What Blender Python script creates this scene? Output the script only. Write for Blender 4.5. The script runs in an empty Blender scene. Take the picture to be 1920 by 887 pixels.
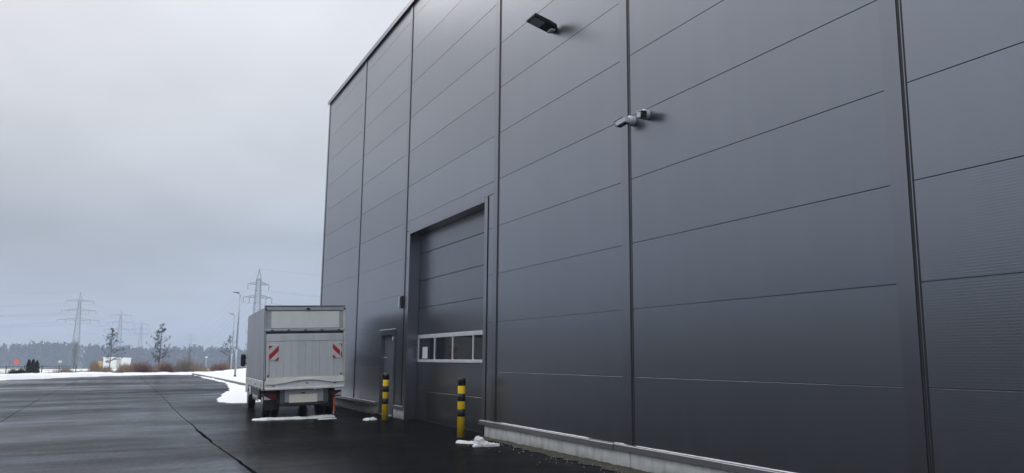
import bpy, bmesh, math, random
import numpy as np
from mathutils import Vector, Matrix

# ------------------------------------------------------------------ camera, sky, sun, exposure
S = bpy.context.scene
C = bpy.data.collections.new('yard'); S.collection.children.link(C)
R = math.radians
CAM_H = 1.54
YAW, PITCH, ROLL, FPX = -.454, .1577, .0105, 1476.46
cam_d = bpy.data.cameras.new('camera'); cam = bpy.data.objects.new('camera', cam_d); C.objects.link(cam)
cam_d.sensor_width = 36.0; cam_d.lens = 36.0*FPX/1920.0; cam_d.clip_start = .05; cam_d.clip_end = 6000
_r = Vector((0.89792732, -0.44002158, 0.01036952)); _u = Vector((-0.07830759, -0.13652568, 0.98753666)); _f = Vector((0.43312174, 0.88754817, 0.15704716))
M = Matrix((_r, _u, -_f)).transposed().to_4x4(); M.translation = Vector((0, 0, CAM_H)); cam.matrix_world = M
S.camera = cam
S.view_settings.view_transform = 'Standard'; S.view_settings.look = 'None'
S.view_settings.exposure = 0.0; S.view_settings.gamma = 1.0
S.cycles.use_denoising = True
S.cycles.max_bounces = 6; S.cycles.diffuse_bounces = 3; S.cycles.glossy_bounces = 3; S.cycles.volume_bounces = 1
S.cycles.sample_clamp_indirect = 6.0

SUN_EL, SUN_AZ = R(38), R(-14)          # azimuth measured from +Y towards +X
w = bpy.data.worlds.new('World'); S.world = w; w.use_nodes = True
nt = w.node_tree; N = nt.nodes; L = nt.links
N.clear()
def wn(t, **k):
    n = N.new(t)
    for a, b in k.items(): setattr(n, a, b)
    return n
out = wn('ShaderNodeOutputWorld'); bg = wn('ShaderNodeBackground'); bg.inputs['Strength'].default_value = .1
sky = wn('ShaderNodeTexSky', sky_type='NISHITA'); sky.sun_disc = False
sky.sun_elevation = SUN_EL; sky.sun_rotation = SUN_AZ; sky.air_density = 1.2; sky.dust_density = 3.0
tc = wn('ShaderNodeTexCoord'); sep = wn('ShaderNodeSeparateXYZ'); L.new(tc.outputs['Generated'], sep.inputs[0])
# overcast layer: brightness rises from horizon to zenith
ramp = wn('ShaderNodeValToRGB'); cr = ramp.color_ramp
stops = [(0.0, (3.85, 4.4, 5.3)), (.07, (3.4, 3.95, 4.95)), (.145, (4.0, 4.55, 5.4)), (.21, (5.4, 5.85, 6.5)), (.27, (6.7, 7.05, 7.7)), (.36, (7.7, 8.0, 8.6)), (.45, (8.6, 9.0, 9.7)), (.6, (15.2, 15.6, 16.4)), (1.0, (21.6, 21.9, 22.0))]
while len(cr.elements) < len(stops): cr.elements.new(.5)
for e, (p_, c_) in zip(cr.elements, stops): e.position = p_; e.color = (*[x/22 for x in c_], 1)
L.new(sep.outputs['Z'], ramp.inputs[0])
# cloud sheet at a fixed height, seen in perspective
zc = wn('ShaderNodeMath', operation='MAXIMUM'); zc.inputs[1].default_value = 0.0; L.new(sep.outputs['Z'], zc.inputs[0])
za = wn('ShaderNodeMath', operation='ADD'); za.inputs[1].default_value = .22; L.new(zc.outputs[0], za.inputs[0])
dv = wn('ShaderNodeVectorMath', operation='SCALE'); inv = wn('ShaderNodeMath', operation='DIVIDE'); inv.inputs[0].default_value = 1.0; L.new(za.outputs[0], inv.inputs[1])
L.new(tc.outputs['Generated'], dv.inputs[0]); L.new(inv.outputs[0], dv.inputs['Scale'])
mp = wn('ShaderNodeMapping'); mp.inputs['Scale'].default_value = (1, .8, .35); mp.inputs['Location'].default_value = (2.3, .7, 0); L.new(dv.outputs[0], mp.inputs[0])
nz = wn('ShaderNodeTexNoise'); nz.inputs['Scale'].default_value = 1.25; nz.inputs['Detail'].default_value = 4.0; nz.inputs['Roughness'].default_value = .45; L.new(mp.outputs[0], nz.inputs[0])
nr = wn('ShaderNodeMapRange'); nr.inputs['From Min'].default_value = .3; nr.inputs['From Max'].default_value = .7; nr.inputs['To Min'].default_value = 17.9; nr.inputs['To Max'].default_value = 25.4; L.new(nz.outputs['Fac'], nr.inputs['Value'])
mul = wn('ShaderNodeVectorMath', operation='SCALE'); L.new(ramp.outputs[0], mul.inputs[0]); L.new(nr.outputs[0], mul.inputs['Scale'])
mix = wn('ShaderNodeMix', data_type='RGBA'); mix.inputs['Factor'].default_value = .94
L.new(sky.outputs[0], mix.inputs['A']); L.new(mul.outputs[0], mix.inputs['B'])
L.new(mix.outputs['Result'], bg.inputs['Color']); L.new(bg.outputs[0], out.inputs['Surface'])

sun_d = bpy.data.lights.new('sun', 'SUN'); sun = bpy.data.objects.new('sun', sun_d); C.objects.link(sun)
sun_d.energy = .6; sun_d.angle = R(25); sun_d.color = (1, .97, .92)
sd = Vector((math.sin(SUN_AZ)*math.cos(SUN_EL), math.cos(SUN_AZ)*math.cos(SUN_EL), math.sin(SUN_EL)))
sun.rotation_euler = sd.to_track_quat('Z', 'Y').to_euler()

# ------------------------------------------------------------------ helpers
rnd = random.Random(7)
class MB:
    """collects simple solids into one mesh"""
    def __init__(s): s.v = []; s.f = []; s.mi = []; s.cur = 0; s.smooth = []; s.sm = False
    def add(s, vs, fs):
        o = len(s.v); s.v += [tuple(v) for v in vs]
        for f in fs: s.f.append(tuple(i+o for i in f)); s.mi.append(s.cur); s.smooth.append(s.sm)
    def box(s, x0, x1, y0, y1, z0, z1):
        s.add([(x0,y0,z0),(x1,y0,z0),(x1,y1,z0),(x0,y1,z0),(x0,y0,z1),(x1,y0,z1),(x1,y1,z1),(x0,y1,z1)],
              [(0,3,2,1),(4,5,6,7),(0,1,5,4),(1,2,6,5),(2,3,7,6),(3,0,4,7)]); return s
    def bbox(s, x0, x1, y0, y1, z0, z1, b=.01):
        """box with chamfered edges"""
        bm = bmesh.new(); bmesh.ops.create_cube(bm, size=1.0)
        for v in bm.verts: v.co = Vector(((x0+x1)/2+v.co.x*(x1-x0), (y0+y1)/2+v.co.y*(y1-y0), (z0+z1)/2+v.co.z*(z1-z0)))
        bmesh.ops.bevel(bm, geom=bm.edges[:], offset=b, segments=1, affect='EDGES')
        s.frombm(bm); return s
    def frombm(s, bm):
        bm.verts.index_update()
        s.add([v.co[:] for v in bm.verts], [[v.index for v in f.verts] for f in bm.faces]); bm.free()
    def bar(s, a, b, r, r2=None, n=4):
        a = Vector(a); b = Vector(b); d = b-a
        if d.length < 1e-6: return s
        d.normalize(); q = Vector((0,0,1)) if abs(d.z) < .9 else Vector((1,0,0))
        e1 = d.cross(q).normalized(); e2 = d.cross(e1); r2 = r if r2 is None else r2
        vs = []
        for p, rr in ((a, r), (b, r2)):
            for i in range(n):
                t = 2*math.pi*(i+.5)/n; vs.append(p+e1*math.cos(t)*rr+e2*math.sin(t)*rr)
        fs = [(i, (i+1) % n, n+(i+1) % n, n+i) for i in range(n)]
        fs += [tuple(range(n))[::-1], tuple(range(n, 2*n))]
        s.add(vs, fs); return s
    def lathe(s, prof, n=24, axis='Z', o=(0,0,0)):
        vs = []; fs = []; m = len(prof)
        for r, h in prof:
            for i in range(n):
                t = 2*math.pi*i/n; a, b = r*math.cos(t), r*math.sin(t)
                p = {'Z': (a, b, h), 'X': (h, a, b), 'Y': (b, h, a)}[axis]
                vs.append((p[0]+o[0], p[1]+o[1], p[2]+o[2]))
        for j in range(m-1):
            for i in range(n):
                k = (i+1) % n; fs.append((j*n+i, j*n+k, (j+1)*n+k, (j+1)*n+i))
        fs.append(tuple(range(n))[::-1]); fs.append(tuple(range((m-1)*n, m*n)))
        s.add(vs, fs); return s
    def prism(s, pts, x0, x1):
        """profile in (y,z) extruded along x"""
        n = len(pts); vs = [(x0, y, z) for y, z in pts]+[(x1, y, z) for y, z in pts]
        fs = [(i, (i+1) % n, n+(i+1) % n, n+i) for i in range(n)]+[tuple(range(n))[::-1], tuple(range(n, 2*n))]
        s.add(vs, fs); return s
    def build(s, name, mats, parent=None, loc=None):
        me = bpy.data.meshes.new(name); me.from_pydata(s.v, [], s.f)
        for m in (mats if isinstance(mats, (list, tuple)) else [mats]): me.materials.append(m)
        me.polygons.foreach_set('material_index', s.mi); me.polygons.foreach_set('use_smooth', s.smooth)
        bm = bmesh.new(); bm.from_mesh(me); bmesh.ops.recalc_face_normals(bm, faces=bm.faces[:]); bm.to_mesh(me); bm.free()
        me.update(); o = bpy.data.objects.new(name, me); C.objects.link(o)
        if parent: o.parent = parent
        if loc: o.location = loc
        return o
def tag(o, label=None, cat=None, group=None, kind=None):
    for k, v in (('label', label), ('category', cat), ('group', group), ('kind', kind)):
        if v: o[k] = v
    return o
def empty(name, loc=(0,0,0), rz=0):
    o = bpy.data.objects.new(name, None); o.empty_display_size = .3; C.objects.link(o); o.location = loc; o.rotation_euler = (0,0,rz); return o
def kids(o): return [c for c in list(C.objects) if c.parent == o]
def copy_tree(o, parent=None):
    c = o.copy(); C.objects.link(c); c.parent = parent
    for ch in kids(o): copy_tree(ch, c)
    return c

# ------------------------------------------------------------------ materials
def mat(name, col=(.5,.5,.5), rough=.5, metal=0.0, spec=.5):
    m = bpy.data.materials.new(name); m.use_nodes = True
    b = m.node_tree.nodes['Principled BSDF']
    b.inputs['Base Color'].default_value = (*col, 1); b.inputs['Roughness'].default_value = rough
    b.inputs['Metallic'].default_value = metal; b.inputs['Specular IOR Level'].default_value = spec
    return m
class NT:
    def __init__(s, m): s.m = m; s.t = m.node_tree; s.b = s.t.nodes['Principled BSDF']
    def n(s, t, ins=None, **k):
        x = s.t.nodes.new(t)
        for a, b in k.items(): setattr(x, a, b)
        for a, b in (ins or {}).items():
            if hasattr(b, 'is_output') and not isinstance(b, (int, float)): s.t.links.new(b, x.inputs[a])
            else: x.inputs[a].default_value = b
        return x
    def lk(s, a, b): s.t.links.new(a, b)
    def pos(s): return s.n('ShaderNodeNewGeometry').outputs['Position']
    def objc(s): return s.n('ShaderNodeTexCoord').outputs['Object']
    def map(s, v, scale=(1,1,1), rot=(0,0,0), loc=(0,0,0)): return s.n('ShaderNodeMapping', {'Vector': v, 'Scale': scale, 'Rotation': rot, 'Location': loc}).outputs[0]
    def noise(s, v, scale=5, detail=4, rough=.5): return s.n('ShaderNodeTexNoise', {'Vector': v, 'Scale': scale, 'Detail': detail, 'Roughness': rough}).outputs['Fac']
    def rng(s, v, a, b, c, d): return s.n('ShaderNodeMapRange', {'Value': v, 'From Min': a, 'From Max': b, 'To Min': c, 'To Max': d}).outputs[0]
    def math(s, op, a, b=0.0, c=0.0):
        x = s.n('ShaderNodeMath', operation=op)
        for i, q in enumerate((a, b, c)):
            if hasattr(q, 'is_output'): s.lk(q, x.inputs[i])
            else: x.inputs[i].default_value = q
        return x.outputs[0]
    def mixc(s, f, a, b):
        x = s.n('ShaderNodeMix', data_type='RGBA')
        for k, q in (('Factor', f), ('A', a), ('B', b)):
            if hasattr(q, 'is_output'): s.lk(q, x.inputs[k])
            else: x.inputs[k].default_value = q if k == 'Factor' else (*q, 1)
        return x.outputs['Result']
    def sep(s, v): return s.n('ShaderNodeSeparateXYZ', {0: v}).outputs
    def bump(s, h, strength=.3, dist=.01): s.lk(s.n('ShaderNodeBump', {'Height': h, 'Strength': strength, 'Distance': dist}).outputs[0], s.b.inputs['Normal'])
    def col(s, c): s.lk(c, s.b.inputs['Base Color'])
    def rough(s, r): s.lk(r, s.b.inputs['Roughness'])
def speck(name, col, rough=.5, metal=0.0, var=.18, scale=6.0, bump=.0, stretch=(1,1,1), spec=.5):
    """plain material with uneven colour and gloss"""
    m = mat(name, col, rough, metal, spec); t = NT(m); v = t.map(t.objc(), stretch)
    n1 = t.noise(v, scale, 5, .6)
    a = tuple(c*(1-var) for c in col); b = tuple(min(1, c*(1+var)) for c in col)
    t.col(t.mixc(t.rng(n1, .3, .7, 0, 1), a, b)); t.rough(t.rng(n1, .3, .7, max(.05, rough-.08), min(1, rough+.08)))
    if bump: t.bump(t.noise(v, scale*6, 4, .6), bump, .01)
    return m

def facade(name, col, rough, metal, ribs):
    m = mat(name, col, rough, metal); t = NT(m); p = t.pos(); x, y, z = t.sep(p)
    big = t.noise(t.map(p, (1, .25, .5)), 1.3, 3, .5)
    streak = t.noise(t.map(p, (1, 2.5, .3)), 1.2, 2, .5)
    oi = t.n('ShaderNodeObjectInfo').outputs['Random']
    k = t.math('ADD', t.math('MULTIPLY', big, .35), t.math('ADD', t.math('MULTIPLY', streak, .3), t.math('MULTIPLY', oi, .35)))
    base = t.mixc(t.rng(k, .3, .7, 0, 1), tuple(c*.94 for c in col), tuple(c*1.05 for c in col))
    splash = t.math('MULTIPLY', t.rng(z, .35, 1.1, 1, 0), t.rng(t.noise(t.map(p, (1, 1.5, 1)), 2.5, 5, .65), .35, .7, .0, .5))
    t.col(t.mixc(splash, base, tuple(c*.8 for c in (col[0], col[1]*.98, col[2]*.9))))
    if ribs:
        wv = t.math('SINE', t.math('MULTIPLY', z, 2*math.pi/.028))
        h = t.math('MULTIPLY', wv, .5)
        t.bump(h, .17, .0011)
    else:
        t.bump(t.noise(t.map(p, (1, .6, .6)), 2.0, 2), .3, .004)
    return m
PANEL = facade('ribbed_facade_paint', (.240, .251, .278), .28, .93, True)
DOORP = facade('door_section_paint', (.175, .182, .198), .28, .95, False)
TRIM = facade('trim_paint', (.225, .23, .255), .28, .95, False)
SILL = facade('sill_paint', (.22, .22, .245), .38, .6, False)
GASK = mat('rubber_gasket', (.015, .017, .022), .6)
DARK = mat('dark_void', (.01, .01, .012), .8)
ALU = speck('anodised_aluminium', (.72,.74,.78), .4, .5, .1, 3)
GREYMET = speck('galvanised_steel', (.34, .38, .44), .45, .6, .15, 4)

def concrete():
    m = mat('stained_concrete', (.4,.4,.38), .85); t = NT(m); p = t.pos(); x, y, z = t.sep(p)
    n1 = t.noise(p, 3.0, 6, .65); st = t.noise(t.map(p, (1, 2.6, .6)), 2.2, 5, .7); fine = t.noise(p, 40, 4, .6)
    c = t.mixc(t.rng(n1, .35, .7, 0, 1), (.54,.56,.56), (.72,.73,.71))
    c = t.mixc(t.rng(st, .48, .70, 0, .55), c, (.22,.22,.19))
    low = t.math('MULTIPLY', t.rng(z, .0, .17, 1, 0), t.rng(n1, .35, .62, .25, 1))
    c = t.mixc(t.math('MULTIPLY', low, .85), c, (.05,.048,.032))
    t.col(c); t.bump(t.math('ADD', n1, t.math('MULTIPLY', fine, .4)), .5, .01)
    return m
CONC = concrete()

def asphalt():
    m = mat('wet_asphalt', (.03,.03,.03), .6, 0, 0); t = NT(m); p = t.pos()
    rot = (0, 0, R(-25))
    x, y, z = t.sep(p)
    band = t.noise(t.map(p, (.05, .42, 1), rot), 1.0, 5, .55)
    broad = t.noise(t.map(p, (.045, .11, 1), rot, (3, 7, 0)), 1.0, 4, .5)
    fine = t.noise(p, 90, 3, .6); grit = t.noise(p, 14, 5, .65)
    patch = t.noise(t.map(p, (.35, .35, 1), rot), 1.0, 5, .6)
    # paving lanes, slightly different mixes of asphalt
    lane = t.math('ADD', t.math('MULTIPLY', t.math('GREATER_THAN', x, -2.87), .5), t.math('MULTIPLY', t.math('GREATER_THAN', x, 1.72), .5))
    wet = t.math('ADD', t.math('MULTIPLY', band, .45), t.math('MULTIPLY', broad, .55))
    wf = t.rng(wet, .38, .60, 0, 1)
    c = t.mixc(wf, (.0125,.013,.0145), (.0055,.006,.007))
    c = t.mixc(t.rng(grit, .35, .75, 0, .6), c, (.011,.0113,.0123))
    c = t.mixc(t.math('MULTIPLY', t.rng(patch, .55, .75, 0, 1), .5), c, (.006,.0065,.0075))
    c = t.mixc(t.math('MULTIPLY', lane, .3), c, (.006,.0065,.0075))
    t.col(c)
    t.b.inputs['Roughness'].default_value = .7
    h = t.math('ADD', t.math('MULTIPLY', fine, .7), t.math('ADD', t.math('MULTIPLY', grit, .8), t.math('MULTIPLY', band, 1.5)))
    t.bump(h, .25, .005)
    # a thin film of water covers part of the stones, more of it in the hollows
    film = t.t.nodes.new('ShaderNodeBsdfPrincipled'); film.inputs['Base Color'].default_value = (.008,.0085,.010,1); film.inputs['Roughness'].default_value = .24
    t.lk(t.rng(patch, .35, .7, .16, .30), film.inputs['Roughness'])
    t.lk(t.n('ShaderNodeBump', {'Height': h, 'Strength': .10, 'Distance': .004}).outputs[0], film.inputs['Normal'])
    lines = t.noise(t.map(p, (.022, .30, 1), rot, (5, 2, 0)), 1.0, 3, .45)
    edge = t.rng(t.math('ABSOLUTE', t.math('SUBTRACT', t.math('FRACT', t.math('MULTIPLY', lines, 5.0)), .5)), 0, .06, -.07, 0)
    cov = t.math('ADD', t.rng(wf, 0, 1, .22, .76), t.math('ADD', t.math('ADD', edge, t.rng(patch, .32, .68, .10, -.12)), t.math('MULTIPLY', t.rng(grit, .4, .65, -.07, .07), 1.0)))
    cov = t.math('MULTIPLY', cov, t.math('SUBTRACT', 1.0, t.math('MULTIPLY', t.math('ADD', t.rng(x, 1.72, 3.6, .0, .60), t.math('MULTIPLY', t.math('GREATER_THAN', x, 1.72), .08)), t.rng(y, 26, 36, 1, 0))))          # sheen faded by position, painting shade onto the ground beside the warehouse
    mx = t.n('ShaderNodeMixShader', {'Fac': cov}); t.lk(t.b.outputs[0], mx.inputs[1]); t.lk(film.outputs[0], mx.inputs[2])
    t.lk(mx.outputs[0], t.t.nodes['Material Output'].inputs['Surface'])
    return m
ASPH = asphalt()

def snowmat(name, tint=(.65,.66,.69), dirt=.25):
    m = mat(name, tint, .6); t = NT(m); p = t.pos()
    n = t.noise(t.map(p, (.5,.5,.5)), 1.1, 6, .62); f = t.noise(p, 18, 5, .65)
    c = t.mixc(t.math('MULTIPLY', t.rng(n, .56, .74, 0, 1), dirt), tint, (.40,.37,.32))
    c = t.mixc(t.math('MULTIPLY', t.rng(f, .60, .75, 0, 1), dirt*.7), c, (.5,.5,.5))
    t.col(c); t.bump(t.math('ADD', n, t.math('MULTIPLY', f, .3)), .5, .05)
    return m
SNOW = snowmat('fresh_snow', dirt=.12); SNOWD = snowmat('ploughed_snow', dirt=.6)

def groundmat():
    m = mat('winter_field', (.3,.3,.25), .9); t = NT(m); p = t.pos()
    n = t.noise(t.map(p, (.02,.05,1)), 1.0, 6, .6); f = t.noise(p, .8, 5, .6)
    c = t.mixc(t.rng(f, .3, .7, 0, 1), (.10,.085,.055), (.17,.145,.10))
    c = t.mixc(t.rng(t.math('ADD', t.math('MULTIPLY', n, .7), t.math('MULTIPLY', f, .3)), .40, .50, 0, 1), c, (.80,.80,.78))
    x, y, z = t.sep(p); d = t.math('ADD', t.math('MULTIPLY', x, .433), t.math('MULTIPLY', y, .888))
    c = t.mixc(t.rng(d, 505, 530, 0, 1), c, (.035,.032,.026))
    t.col(c); t.bump(f, .5, .05)
    return m
FIELD = groundmat()
def twigmat(name, a, b):
    m = mat(name, a, .9, 0, .2); t = NT(m); n = t.noise(t.pos(), 1.3, 4, .6)
    t.col(t.mixc(t.rng(n, .3, .7, 0, 1), a, b)); return m
BARK = twigmat('bark', (.05,.048,.042), (.09,.085,.075))
LEAF = twigmat('withered_leaf', (.018,.019,.016), (.045,.042,.03))
CONIF = twigmat('conifer_needle', (.006,.010,.010), (.016,.024,.022))
SCRUB = twigmat('dry_scrub', (.17,.12,.08), (.30,.23,.16))
REDBR = twigmat('reddish_bush', (.13,.055,.04), (.2,.09,.065))
GREYBR = twigmat('grey_brown_bush', (.15,.115,.10), (.21,.17,.14))
WOOD = twigmat('winter_wood', (.016,.016,.018), (.036,.034,.034))
PYL = mat('pylon_steel', (.10,.105,.11), .6, .2)

# ------------------------------------------------------------------ ground
def zlot(x): return -.02*(6.84-min(max(x, -12.0), 6.84))
def sstep(a, b, t): t = min(1, max(0, (t-a)/(b-a))); return t*t*(3-2*t)
def terrain(x, y):
    d = .433*x+.888*y
    return zlot(x)-.14-6.3*sstep(95, 520, d)+9*sstep(600, 1300, d)
def grid_sheet(name, xs, ys, zf, m):
    mb = MB(); mb.sm = True; nx, ny = len(xs), len(ys)
    vs = [(x, y, zf(x, y)) for y in ys for x in xs]
    mb.add(vs, [(j*nx+i, j*nx+i+1, (j+1)*nx+i+1, (j+1)*nx+i) for j in range(ny-1) for i in range(nx-1)])
    return mb.build(name, m)
xs = [-1500, -1000, -700, -450, -300, -200, -130, -90, -60, -40, -25, -12, -6, 0, 6.84, 15, 30, 50, 80, 120, 180, 260, 380, 550, 800, 1100, 1500]
ys = [-300, -150, -60, -20, 0, 20, 40, 60, 80, 95, 110, 130, 160, 200, 250, 310, 380, 460, 540, 620, 700, 800, 900, 1000, 1150, 1300, 1500]
tag(grid_sheet('ground', xs, ys, terrain, FIELD), kind='structure')
# paved yard: outline follows the snow bank
def sheet_poly(name, pts, m, dz=0.0, kind='structure', sub=None):
    bm = bmesh.new(); vs = [bm.verts.new((x, y, 0)) for x, y in pts]; bm.faces.new(vs)
    for cut in (-12.0, ):
        g = bm.verts[:]+bm.edges[:]+bm.faces[:]
        bmesh.ops.bisect_plane(bm, geom=g, plane_co=(cut,0,0), plane_no=(1,0,0))
    bmesh.ops.triangulate(bm, faces=bm.faces[:])
    for v in bm.verts: v.co.z = zlot(v.co.x)+dz
    mb = MB(); mb.frombm(bm); o = mb.build(name, m); tag(o, kind=kind); return o
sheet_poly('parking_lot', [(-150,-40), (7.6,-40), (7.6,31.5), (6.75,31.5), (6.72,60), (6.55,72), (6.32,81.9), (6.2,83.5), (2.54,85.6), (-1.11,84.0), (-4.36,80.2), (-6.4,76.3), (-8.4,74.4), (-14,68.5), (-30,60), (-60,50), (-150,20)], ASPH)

TAR = speck('bitumen_seam', (.008,.0085,.009), .85, 0, .3, 4, 0, (1,1,1), 0)
TARL = speck('old_seam_filler', (.06,.062,.066), .5, 0, .3, 2)
def ragged_strip(name, path, wfun, m, dz=.004, step=.35, seed=1):
    g = random.Random(seed); mb = MB(); pts = []
    for (x0,y0),(x1,y1) in zip(path, path[1:]):
        n = max(2, int(math.hypot(x1-x0, y1-y0)/step))
        pts += [(x0+(x1-x0)*i/n, y0+(y1-y0)*i/n) for i in range(n)]
    pts.append(path[-1]); vs = []
    off = 0
    for x, y in pts:
        off = off*.7+g.uniform(-.012, .012); wd = wfun(y)
        a = x+off-wd*g.uniform(.35,.65); b = x+off+wd*g.uniform(.35,.65)
        vs += [(a, y, zlot(a)+dz), (b, y, zlot(b)+dz)]
    mb.add(vs, [(2*i, 2*i+1, 2*i+3, 2*i+2) for i in range(len(pts)-1)])
    o = mb.build(name, m); tag(o, kind='structure'); return o
ragged_strip('tar_seam', [(2.05,6), (1.87,12.3), (1.78,15.7), (1.74,17.2)], lambda y: .05 if y < 14.0 else .025, TAR, seed=2)
ragged_strip('tar_seam', [(1.74,17.2), (1.72,18.8), (1.70,22.5)], lambda y: .08*max(.3, 1-abs(y-18.8)/3), TAR, seed=5)
ragged_strip('tar_seam', [(1.70,22.5), (1.68,26.3), (1.70,39.8), (1.63,81)], lambda y: .016, TAR, seed=3, step=.8)
ragged_strip('tar_seam', [(-2.7,16), (-2.81,27.4), (-2.94,37.8), (-2.86,64.8), (-2.8,79)], lambda y: .016, TAR, seed=4, step=.8)

# dirt and moss gathered along the plinth
MOSS = mat('moss_and_grit', (.03,.028,.015), .85)
def mossmat(m):
    t = NT(m); p = t.pos(); n = t.noise(p, 7, 5, .65); f = t.noise(p, 60, 3, .6)
    c = t.mixc(t.rng(n, .35, .65, 0, 1), (.012,.012,.010), (.045,.040,.020))
    c = t.mixc(t.rng(f, .62, .72, 0, .6), c, (.12,.11,.09)); t.col(c); t.bump(t.math('ADD', n, f), .8, .02)
mossmat(MOSS)
def moss_strip(y0, y1, wf, seed):
    g = random.Random(seed); mb = MB(); n = int(abs(y1-y0)/.12); vs = []; cols = 6
    for i in range(n+1):
        y = y0+(y1-y0)*i/n; wd = wf(y)*g.uniform(.75,1.15)
        for j in range(cols+1):
            u = j/cols; x = 6.865-u*wd
            vs.append((x, y, zlot(x)+.004+.03*(1-u)**2*g.uniform(.4,1.2)*(0 if u == 1 else 1)))
    k = cols+1
    mb.add(vs, [(i*k+j, i*k+j+1, (i+1)*k+j+1, (i+1)*k+j) for i in range(n) for j in range(cols)])
    o = mb.build('moss_strip', MOSS); tag(o, 'dark strip of moss and grit along the foot of the concrete plinth', 'moss', kind='stuff'); return o
moss_strip(15.25, 2.0, lambda y: .34 if y < 13.5 else .22, 1)
moss_strip(30.9, 22.8, lambda y: .2, 2)
# loose grit near the plinth
mb = MB(); g = random.Random(4)
for i in range(260):
    y = g.uniform(5, 15); x = 6.8-abs(g.gauss(0, .3))-.05; r = g.uniform(.004, .013)
    mb.bar((x, y, zlot(x)+.002), (x+g.uniform(-r,r), y+g.uniform(-r,r), zlot(x)+.002+r*1.3), r, r*.6, 5)
tag(mb.build('grit', speck('grit_stone', (.22,.21,.19), .8)), 'scattered grit on the asphalt before the plinth', 'grit', kind='stuff')

# ------------------------------------------------------------------ warehouse
WX = 6.838; J0 = 1.3366; TOPZ = 11.80
VJ = [31.07, 25.573, 20.70, 14.693, 9.896, 5.10, .305, -4.49, -9.29]
bld = empty('warehouse_building', (WX, 14, 0))
tag(bld, 'tall anthracite grey warehouse clad in horizontal ribbed metal panels', 'warehouse')
def P(mb, name, m, parent=None):
    """link a part given in world coordinates under the warehouse (or one of its parts)"""
    o = mb.build(name, m, parent or bld)
    if parent is None: o.location = (-WX, -14, 0)
    return o
mb = MB().box(7.32, 46, -14, 31.0, 0, 11.6); P(mb, 'wall_core', DARK)
mb = MB().box(WX+.05, 46.05, 31.005, 31.09, 0, 11.75); P(mb, 'end_wall', PANEL)
def panel_mesh(y0, y1, z0, z1, x=WX, t=.11, c=.0035):
    mb = MB()
    a = [(x+c, y0, z0), (x+c, y1, z0), (x+c, y1, z1), (x+c, y0, z1)]
    b = [(x, y0+c, z0+c), (x, y1-c, z0+c), (x, y1-c, z1-c), (x, y0+c, z1-c)]
    d = [(x+t, y0, z0), (x+t, y1, z0), (x+t, y1, z1), (x+t, y0, z1)]
    fs = [(4,5,6,7)]+[(i, (i+1) % 4, 4+(i+1) % 4, 4+i) for i in range(4)]+[(8+i, 8+(i+1) % 4, (i+1) % 4, i) for i in range(4)]+[(11,10,9,8)]
    mb.add(a+b+d, fs); return mb
TONGUE = .016
def panel(y0, y1, z0, z1):
    g = .0022
    q = panel_mesh(y0, y1, z0+g, z1-g); q.box(WX+TONGUE, WX+.06, y0+.002, y1-.002, z1-g-.004, z1+g+.006)      # tongue under the next panel: a shallow groove
    P(q, 'wall_panel', PANEL)
ZR = [.337]+[J0+k for k in range(11)]+[TOPZ]
for i in range(len(VJ)-1):
    hi, lo = VJ[i]-.03, VJ[i+1]+.06
    for z0, z1 in zip(ZR, ZR[1:]):
        if i == 2 and z0 < 5.0:                       # bay of the sectional door
            zt = min(z1, 5.06)
            panel(lo, 15.175, z0, zt); panel(20.40, hi, z0, zt)
            if z1 > 5.06: panel(lo, hi, 5.06+.011, z1)
        elif i == 1 and z0 < 2.0:                     # bay of the side door
            panel(lo, 21.30, z0, z1 if z1 < 2 else 2.3365); panel(22.80, hi, z0, z1)
        else: panel(lo, hi, z0, z1)
# vertical joint covers with their rubber gasket
for k, v in enumerate(VJ[:-1]):
    if k == 0:
        mb = MB().box(WX-.014, WX+.1, 30.93, 31.10, .34, 11.86); P(mb, 'corner_flashing', TRIM)
        mb = MB().box(WX-.006, WX-.001, 30.885, 30.928, .34, 11.8); P(mb, 'gasket', GASK); continue
    z0 = .335
    mb = MB(); mb.box(WX-.016, WX-.0015, v+.0, v+.20, z0, 11.82); mb.box(WX-.0015, WX+.06, v, v+.02, z0, 11.82)
    P(mb, 'joint_cover', TRIM)
    P(MB().box(WX-.010, WX+.05, v-.028, v-.002, z0, 11.82), 'gasket', GASK)
    P(MB().box(WX-.006, WX+.05, v-.044, v-.029, z0, 11.82), 'joint_cover', TRIM)
    P(MB().box(WX-.003, WX+.05, v-.058, v-.045, z0, 11.82), 'gasket', GASK)
# parapet capping in lengths
edges = [31.16, 28.3, 25.57, 23.1, 20.7, 17.7, 14.69, 12.3, 9.9, 7.5, 5.1, 2.7, .3, -4.5, -9.3]
for a, b in zip(edges, edges[1:]):
    mb = MB().box(WX-.075, WX+.5, b+.003, a, 11.845, 11.955); mb.box(WX-.075, WX-.06, b+.003, a, 11.80, 11.845)
    P(mb, 'parapet_capping', TRIM)
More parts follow.
